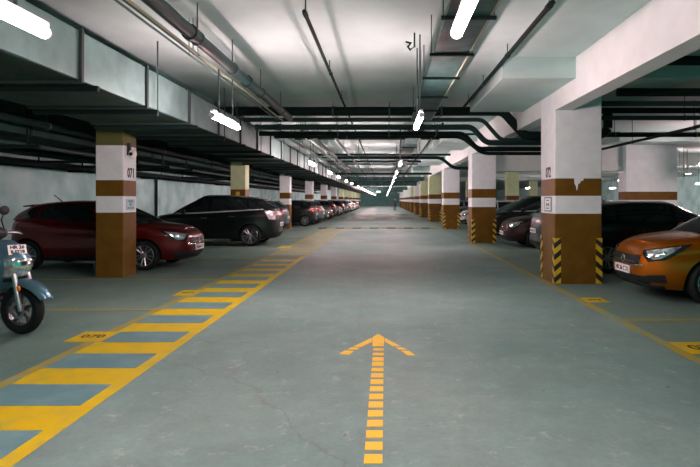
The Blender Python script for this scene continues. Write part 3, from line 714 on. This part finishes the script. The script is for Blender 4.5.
    pr_ = MB().box(-L2-.020, -L2+.005, -.25, .25, pzr-.055, pzr+.065, bev=.004).build('number_plate', M['plate'], root)
    text_obj('HR 26 C 71', .088, 'plate_characters', M['ink'], pr_, (-L2-.0215, 0, pzr+.004), (0, -1, 0), (0, 0, 1), .001, .003)
    v = .71; ep = low.P(0, v)
    em = MB().lathe([(.055, .0), (.062, .008), (.055, .016), (.045, .010)], 'x', 24, (ep.x+.012, 0, ep.z)).build('emblem', M['chrome'], root, 40)
    text_obj('S', .11, 'emblem_letter', M['chrome'], em, (ep.x+.024, 0, ep.z), (0, 1, 0), (0, 0, 1), .004, .004)
    # spoiler / rails / aerial
    xr = gr.xr(.93)
    MB().prism([(xr+.12, roof(xr)-.03), (xr+.10, roof(xr)+.025), (xr-.14, roof(xr)-.01), (xr-.14, roof(xr)-.03)], -.52, .52, 'y').build('roof_spoiler', pm, root)
    ant = -1.1 if not suv else -1.35
    MB().tube([(ant, 0, roof(ant)+.02), (ant-.22 if not suv else ant-.06, 0, roof(ant)+(.19 if not suv else .08))], [.012, .005], 6).build('aerial', M['plastic'], root)
    # wheels
    for ax in (axf, axr):
        for s in (1, -1):
            w = empty('wheel', (ax, s*(W-.12), R)); w.parent = root
            pr = [(R-.085, -.095), (R-.03, -.105), (R-.008, -.085), (R, -.05), (R, .05), (R-.008, .085), (R-.03, .105), (R-.085, .095)]
            MB().lathe(pr, 'y', 40).build('tire', M['rubber'], w, 40)
            b = MB(); ri = R-.083
            b.lathe([(ri+.004, s*.09), (ri-.012, s*.095), (ri-.02, s*.06), (ri-.02, -s*.08), (ri+.004, -s*.08)], 'y', 40)
            nsp = 10
            for k in range(nsp):
                a = 2*PI*k/nsp; ca, sa = math.cos(a), math.sin(a); da = .16 if k % 2 else -.16
                p0 = Vector((.04*ca, s*.055, .04*sa)); p1 = Vector(((ri-.012)*math.cos(a+da*.6), s*.082, (ri-.012)*math.sin(a+da*.6)))
                b.tube([p0, p1], [.018, .014], 6)
            b.lathe([(.055, s*.045), (.055, s*.075), (.03, s*.085)], 'y', 20, closed=False)
            b.build('rim', M['silver'], w, 40)
            MB().lathe([(ri-.03, s*.018), (ri-.03, s*.030)], 'y', 32, closed=False).build('brake_disc', M['gunmetal'], w)
    return root, pm
proto = {}
def drop_detail(o, far):
    pass
def car(kind, color, x, y, facing, label, plate=None):
    if kind not in proto:
        r, pm = make_car(kind, PAINT['black' if kind == 'suv' else 'red']); proto[kind] = (r, pm); o = r
    else: o = copy_tree(proto[kind][0])
    base = proto[kind][1]
    def repaint(q):
        if q.type == 'MESH':
            for sl in q.material_slots:
                if sl.material == base or (sl.link == 'OBJECT'):
                    if sl.material == base:
                        pass
                    sl.link = 'OBJECT'; sl.material = PAINT[color] if sl.material in ALLP or sl.material is None else sl.material
        for c in q.children: repaint(c)
    if PAINT[color] is not base or o is not proto[kind][0]:
        repaint(o)
    o.location = (x, y, 0); o.rotation_euler = (0, 0, 0 if facing > 0 else PI)
    o.name = 'suv' if kind == 'suv' else 'hatchback_car'
    tag(o, label, 'car', 'parked cars')
    return o
ALLP = set(PAINT.values())
car('hatch', 'red', -6.24, 12.10, 1, 'dark red hatchback parked behind the pillar painted 071')
car('suv', 'black', -5.69, 18.0, -1, 'black crossover parked tail out beyond the dark red hatchback')
car('hatch', 'copper', 5.73, 8.30, -1, 'shiny copper orange hatchback with its nose beside the broad right pillar')
car('hatch', 'black', 5.95, 11.65, 1, 'black car parked just behind the copper hatchback')
car('hatch', 'teal', 6.04, 14.45, 1, 'dark teal car whose tail shows just left of the broad right pillar')
car('hatch', 'maroon', 5.80, 17.25, -1, 'dark maroon car nosing out between the first two right pillars')
car('suv', 'black', 6.1, 21.4, -1, 'black tall car behind the maroon car and the second right pillar')
car('hatch', 'grey', -6.6, 22.3, -1, 'grey hatchback mostly hidden behind the black crossover')
car('hatch', 'teal', -6.62, 25.4, -1, 'dark teal hatchback showing its tail between the crossover and the third left pillar')
car('hatch', 'black', -6.0, 31.2, -1, 'black hatchback parked tail out beyond the third left pillar')
cols = ['grey', 'teal', 'gold', 'grey', 'black', 'silver', 'maroon', 'grey', 'black', 'teal', 'silver', 'grey', 'white', 'maroon', 'black', 'grey', 'silver']
yy = [LY[2]+5.1, LY[2]+7.6] + [LY[k]+d_ for k in range(3, 8) for d_ in (2.0, 4.75, 7.5)]
for n, (c_, y) in enumerate(zip(cols, yy)):
    car('hatch', c_, -5.85, y, 1 if n % 3 else -1, f'{c_} hatchback in the far left row, {ORD[n]} beyond the black hatchback')
for i, (c_, y) in enumerate((('grey', 24.6), ('white', 30.0), ('black', 33.5), ('silver', 42.5), ('black', 51.0))):
    car('hatch', c_, 6.2, y, -1, f'{c_} car parked in the right bays, {ORD[i]} beyond the tall black car')

# ------------------------------------------------------------------ scooter
def scooter(x, y, rz):
    r = empty('scooter', (x, y, 0), rz); tag(r, 'slate blue motor scooter at the left edge with its front wheel turned to the lane', 'scooter')
    def wheel(px, sp=5):
        w = empty('wheel', (px, 0, .26)); w.parent = r; R = .26
        MB().lathe([(R-.085, -.04), (R-.05, -.055), (R-.02, -.05), (R, -.02), (R, .02), (R-.02, .05), (R-.05, .055), (R-.085, .04)], 'y', 40).build('tire', M['rubber'], w, 40)
        b = MB(); ri = R-.083
        b.lathe([(ri+.002, -.035), (ri-.015, -.04), (ri-.022, 0), (ri-.015, .04), (ri+.002, .035)], 'y', 40)
        for k in range(sp):
            a = 2*PI*k/sp+.3
            b.tube([(.03*math.cos(a), 0, .03*math.sin(a)), (.10*math.cos(a+.1), 0, .10*math.sin(a+.1)), ((ri-.01)*math.cos(a-.05), 0, (ri-.01)*math.sin(a-.05))], [.026, .018, .022], 8)
        b.lathe([(.04, -.05), (.04, .05)], 'y', 20, closed=False); b.build('rim', M['gunmetal'], w, 40)
        MB().lathe([(.09, -.062), (.09, -.056), (.06, -.056), (.06, -.062)], 'y', 28).build('brake_disc', M['silver'], w)
    wheel(0); wheel(-1.25)
    # mudguard: arc shell with a forward tip
    rows = []
    for i in range(19):
        t = i/18; a = math.radians(22+102*t); rad = .325+.06*(1-t)**2; wd = .065+.035*math.sin(PI*min(1, t*1.1+.05))
        row = []
        for j in range(9):
            u = -1+2*j/8; rr = rad-.06*abs(u)**3
            row.append((rr*math.cos(a)+.01*(1-t)**2, u*wd, .26+rr*math.sin(a)))
        rows.append(row)
    b = MB(); A = b.grid(rows); Bv = b.grid([[(p[0]*.985, p[1]*.95, .26+(p[2]-.26)*.975) for p in q] for q in rows])
    for e in ((A[0], Bv[0]), (A[-1], Bv[-1]), ([q[0] for q in A], [q[0] for q in Bv]), ([q[-1] for q in A], [q[-1] for q in Bv])):
        for i in range(len(e[0])-1): b._f([e[0][i], e[0][i+1], e[1][i+1], e[1][i]])
    mg = b.build('mudguard', PAINT['scooter'], r, 50)
    MB().lathe([(.001, -.105), (.026, -.104), (.030, -.090)], 'y', 16, (.05, 0, .50), closed=False).build('reflector', M['amberlens'], mg)
    for s in (1, -1):
        MB().tube([(.075, s*.088, .26), (.02, s*.09, .50), (-.07, s*.07, .80)], [.022, .026, .022], 10).build('fork_leg', M['silver'], r, 50)
    MB().tube([(-.16, 0, .70), (-.40, 0, 1.03)], .03, 10).build('steering_column', M['plastic'], r)
    # front apron, lofted horizontal sections
    secs = [(.44, -.20, .10, -.36), (.52, -.10, .15, -.38), (.62, .0, .19, -.40), (.72, .06, .215, -.41), (.80, .05, .215, -.42), (.88, -.02, .19, -.44), (.95, -.10, .16, -.45), (.99, -.17, .12, -.45)]
    rows = []
    for z, xf, w, xb in secs:
        row = []
        for j in range(25):
            t = PI*j/24; row.append((xb+(xf-xb)*abs(math.sin(t))**.75, -w*math.cos(t), z))
        rows.append(row)
    b = MB(); A = b.grid(rows)
    b._f(A[0][::-1]); b._f(A[-1])
    for i in range(len(A)-1): b._f([A[i][0], A[i+1][0], A[i+1][-1], A[i][-1]])
    ap = b.build('front_apron', PAINT['scooter'], r, 50)
    def ap_pt(z, t, off=.0):
        for q in range(len(secs)-1):
            if secs[q][0] <= z <= secs[q+1][0]: break
        f = (z-secs[q][0])/(secs[q+1][0]-secs[q][0]); xf, w, xb = [secs[q][k]*(1-f)+secs[q+1][k]*f for k in (1, 2, 3)]
        w += off; xf += off
        return (xb+(xf-xb)*abs(math.sin(t))**.75, -w*math.cos(t), z)
    def ap_patch(z0, z1, t0, t1, name, m, par, off=.008, sl=0.0):
        rows = [[ap_pt(z0+(z1-z0)*i/6+sl*(j/10-.5), t0+(t1-t0)*j/10, off) for j in range(11)] for i in range(7)]
        rin = [[ap_pt(z0+(z1-z0)*i/6+sl*(j/10-.5), t0+(t1-t0)*j/10, -.01) for j in range(11)] for i in range(7)]
        b = MB(); A = b.grid(rows); B = b.grid(rin)
        for e in ((A[0], B[0]), (A[-1], B[-1]), ([q[0] for q in A], [q[0] for q in B]), ([q[-1] for q in A], [q[-1] for q in B])):
            for i in range(len(e[0])-1): b._f([e[0][i], e[0][i+1], e[1][i+1], e[1][i]])
        return b.build(name, m, par, 50)
    hl = ap_patch(.62, .81, PI*.24, PI*.76, 'headlight', M['headlamp'], r)
    ap_patch(.67, .78, PI*.34, PI*.66, 'headlight_reflector', M['chrome'], hl, .011)
    ap_patch(.74, .82, PI*.05, PI*.20, 'indicator', M['clearlens'], r); ap_patch(.74, .82, PI*.80, PI*.95, 'indicator', M['clearlens'], r)
    ap_patch(.56, .60, PI*.25, PI*.75, 'grille_slot', M['plastic'], r)
    pl_ = MB().box(-.005, .006, -.085, .085, -.055, .055, bev=.003).build('number_plate', M['plate'], r)
    pl_.location = (-.035, -.03, .90); pl_.rotation_euler = (0, math.radians(-22), math.radians(-25))
    text_obj('HR 26', .05, 'plate_characters', M['ink'], pl_, (.0075, 0, .024), (0, 1, 0), (0, 0, 1), .001, .002)
    text_obj('B 0718', .045, 'plate_characters', M['ink'], pl_, (.0075, 0, -.026), (0, 1, 0), (0, 0, 1), .001, .002)
    # handlebar
    b = MB().ellipsoid((-.42, 0, 1.06), (.11, .17, .085)); b.build('handlebar_cowl', M['plastic'], r, 60)
    MB().tube([(-.46, -.36, 1.06), (-.43, -.2, 1.07), (-.42, 0, 1.06), (-.43, .2, 1.07), (-.46, .36, 1.06)], .014, 8).build('handlebar', M['plastic'], r, 60)
    for s in (1, -1):
        MB().tube([(-.455, s*.23, 1.065), (-.462, s*.37, 1.06)], .02, 10).build('grip', M['rubber'], r)
        MB().tube([(-.40, s*.17, 1.07), (-.385, s*.27, 1.06), (-.40, s*.35, 1.04)], .008, 6).build('brake_lever', M['silver'], r, 60)
        m_ = MB().tube([(-.47, s*.20, 1.07), (-.58, s*.25, 1.20), (-.60, s*.29, 1.26)], .007, 6).build('mirror_stem', M['plastic'], r)
        MB().ellipsoid((-.61, s*.31, 1.31), (.022, .065, .055)).build('mirror_head', M['plastic'], m_, 60)
    # floorboard, rear body, seat
    MB().box(-.85, -.38, -.17, .17, .30, .36, bev=.02).build('floorboard', M['plastic'], r)
    MB().prism([(-.44, .36), (-.38, .46), (-.41, .96), (-.47, .97), (-.50, .44)], -.17, .17, 'y').build('leg_shield', M['plastic'], r)
    rows = []
    for i in range(9):
        t = i/8; xx = -.78-.98*t; wd = .16+.03*math.sin(PI*t)-.08*t; z0 = .36+.30*t; z1 = .70+.10*t
        rows.append([(xx, wd*math.cos(a), (z0+z1)/2+(z1-z0)/2*math.sin(a)) for a in [2*PI*j/16 for j in range(16)]])
    b = MB(); A = b.grid(rows, 0, True); b._f(A[0]); b._f(A[-1][::-1]); b.build('rear_body', PAINT['scooter'], r, 50)
    rows = []
    for i in range(9):
        t = i/8; xx = -.76-.80*t; wd = .10+.05*math.sin(PI*min(1, t+.25)); 
        rows.append([(xx, wd*math.cos(a), .75+.06*t+.055*math.sin(a)) for a in [2*PI*j/14 for j in range(14)]])
    b = MB(); A = b.grid(rows, 0, True); b._f(A[0]); b._f(A[-1][::-1]); b.build('seat', M['seat'], r, 50)
    MB().box(-1.80, -1.72, -.09, .09, .62, .72, bev=.015).build('tail_light', M['redlens'], r)
    MB().box(-1.25, -.85, -.14, .06, .20, .36, bev=.03).build('engine', M['gunmetal'], r)
    MB().tube([(-1.0, -.17, .24), (-1.55, -.19, .32)], [.035, .05], 12).build('exhaust', M['gunmetal'], r)
    r.scale = (1.05, 1.05, 1.05)
    MB().tube([(-.95, .10, .25), (-.90, .22, .0)], .012, 6).build('side_stand', M['plastic'], r)
    return r
scooter(-4.07, 5.95, math.radians(-14))

# ------------------------------------------------------------------ person far down the lane
def person(x, y, rz):
    me = bpy.data.meshes.new('person'); bm = bmesh.new(); sk = bm.verts.layers.skin.verify()
    J = [((0,0,.95),.13),((0,0,1.15),.125),((0,0,1.36),.14),((0,0,1.47),.06),((0,.0,1.53),.055),((0,.01,1.62),.095),((0,.005,1.69),.075)]
    V = []
    def add(p, rad, par=None):
        v = bm.verts.new(p); v[sk].radius = (rad, rad*.85); V.append(v)
        if par is not None: bm.edges.new((par, v))
        return v
    prev = None; sp = []
    for p, rad in J: prev = add(p, rad, prev); sp.append(prev)
    for s in (1, -1):
        a = add((s*.10, 0, .88), .10, sp[0]); k = add((s*.105, .05*s, .48), .062, a); f = add((s*.11, .02*s-.02, .09), .042, k); add((s*.12, .02*s+.10, .04), .038, f)
        a = add((s*.19, 0, 1.38), .062, sp[2]); e = add((s*.24, -.03, 1.10), .042, a); w = add((s*.25, .05, .85), .03, e); add((s*.25, .07, .76), .036, w)
    sp[0][sk].use_root = True
    bm.to_mesh(me); bm.free()
    o = bpy.data.objects.new('tmp', me); C.objects.link(o)
    o.modifiers.new('skin', 'SKIN'); ss = o.modifiers.new('sub', 'SUBSURF'); ss.levels = 2
    bpy.context.view_layer.update()
    m2 = bpy.data.meshes.new_from_object(o.evaluated_get(bpy.context.evaluated_depsgraph_get())); bpy.data.objects.remove(o)
    shirt = mat('dark_shirt_cloth', (0.035, 0.045, 0.06), .8); trou = mat('dark_trouser_cloth', (0.012, 0.014, 0.018), .8); skin = mat('skin', (0.30, 0.17, 0.11), .6)
    m2.materials.clear()
    for m_ in (shirt, trou, skin): m2.materials.append(m_)
    for p in m2.polygons:
        z = p.center.z; p.use_smooth = True
        p.material_index = 2 if z > 1.50 or (abs(p.center.x) > .18 and z < .90) else (1 if z < .95 else 0)
    r = bpy.data.objects.new('person', m2); C.objects.link(r); r.location = (x, y, 0); r.rotation_euler = (0, 0, rz)
    tag(r, 'person in dark clothes walking far down the lane', 'person')
    hr = mat('black_hair', (0.01, 0.01, 0.01), .6)
    MB().ellipsoid((0, .03, 1.70), (.095, .10, .085)).build('hair', hr, r, 60)
    b = MB()
    for s in (1, -1): b.ellipsoid((s*.035, -.085, 1.635), (.013, .01, .009), 8, 6)
    b.build('eyes', hr, r)
    MB().ellipsoid((0, -.10, 1.60), (.014, .022, .022), 8, 6).build('nose', skin, r)
    return r
person(1.40, 74, 0)

# ------------------------------------------------------------------ far exit board
es = empty('exit_board', (-.75, 62, 2.45)); tag(es, 'small glowing green sign hung far down the lane', 'sign')
MB().box(-.28, .28, -.04, .04, -.12, .12, bev=.01).build('sign_case', M['housing'], es)
MB().box(-.255, .255, -.048, -.04, -.095, .095).build('sign_face', M['green'], es)
for s in (-.2, .2): MB().tube([(s, 0, .11), (s, 0, CEIL-2.45+.01)], .01, 6).build('hanger_rod', M['rod'], es)

# ------------------------------------------------------------------ world, camera, view
w = bpy.data.worlds.new('World'); sc.world = w; w.use_nodes = True
bg = w.node_tree.nodes['Background']; bg.inputs['Color'].default_value = (0.03, 0.55, 0.45, 1); bg.inputs['Strength'].default_value = 0.5
cam = bpy.data.cameras.new('Camera'); co = bpy.data.objects.new('Camera', cam); C.objects.link(co)
co.location = (0, 0, HC); co.rotation_euler = (PI/2, 0, 0)
cam.sensor_width = 36; cam.lens = F/700*36; cam.shift_x = -(VX-350)/700; cam.shift_y = -(233.5-VY)/700
cam.clip_start = .05; cam.clip_end = 400
sc.camera = co
sc.view_settings.view_transform = 'Standard'; sc.view_settings.look = 'None'
sc.view_settings.exposure = 0.12; sc.view_settings.gamma = 1.0; sc.view_settings.use_curve_mapping = False
sc.cycles.max_bounces = 7; sc.cycles.diffuse_bounces = 3; sc.cycles.glossy_bounces = 3
sc.cycles.caustics_reflective = False; sc.cycles.caustics_refractive = False
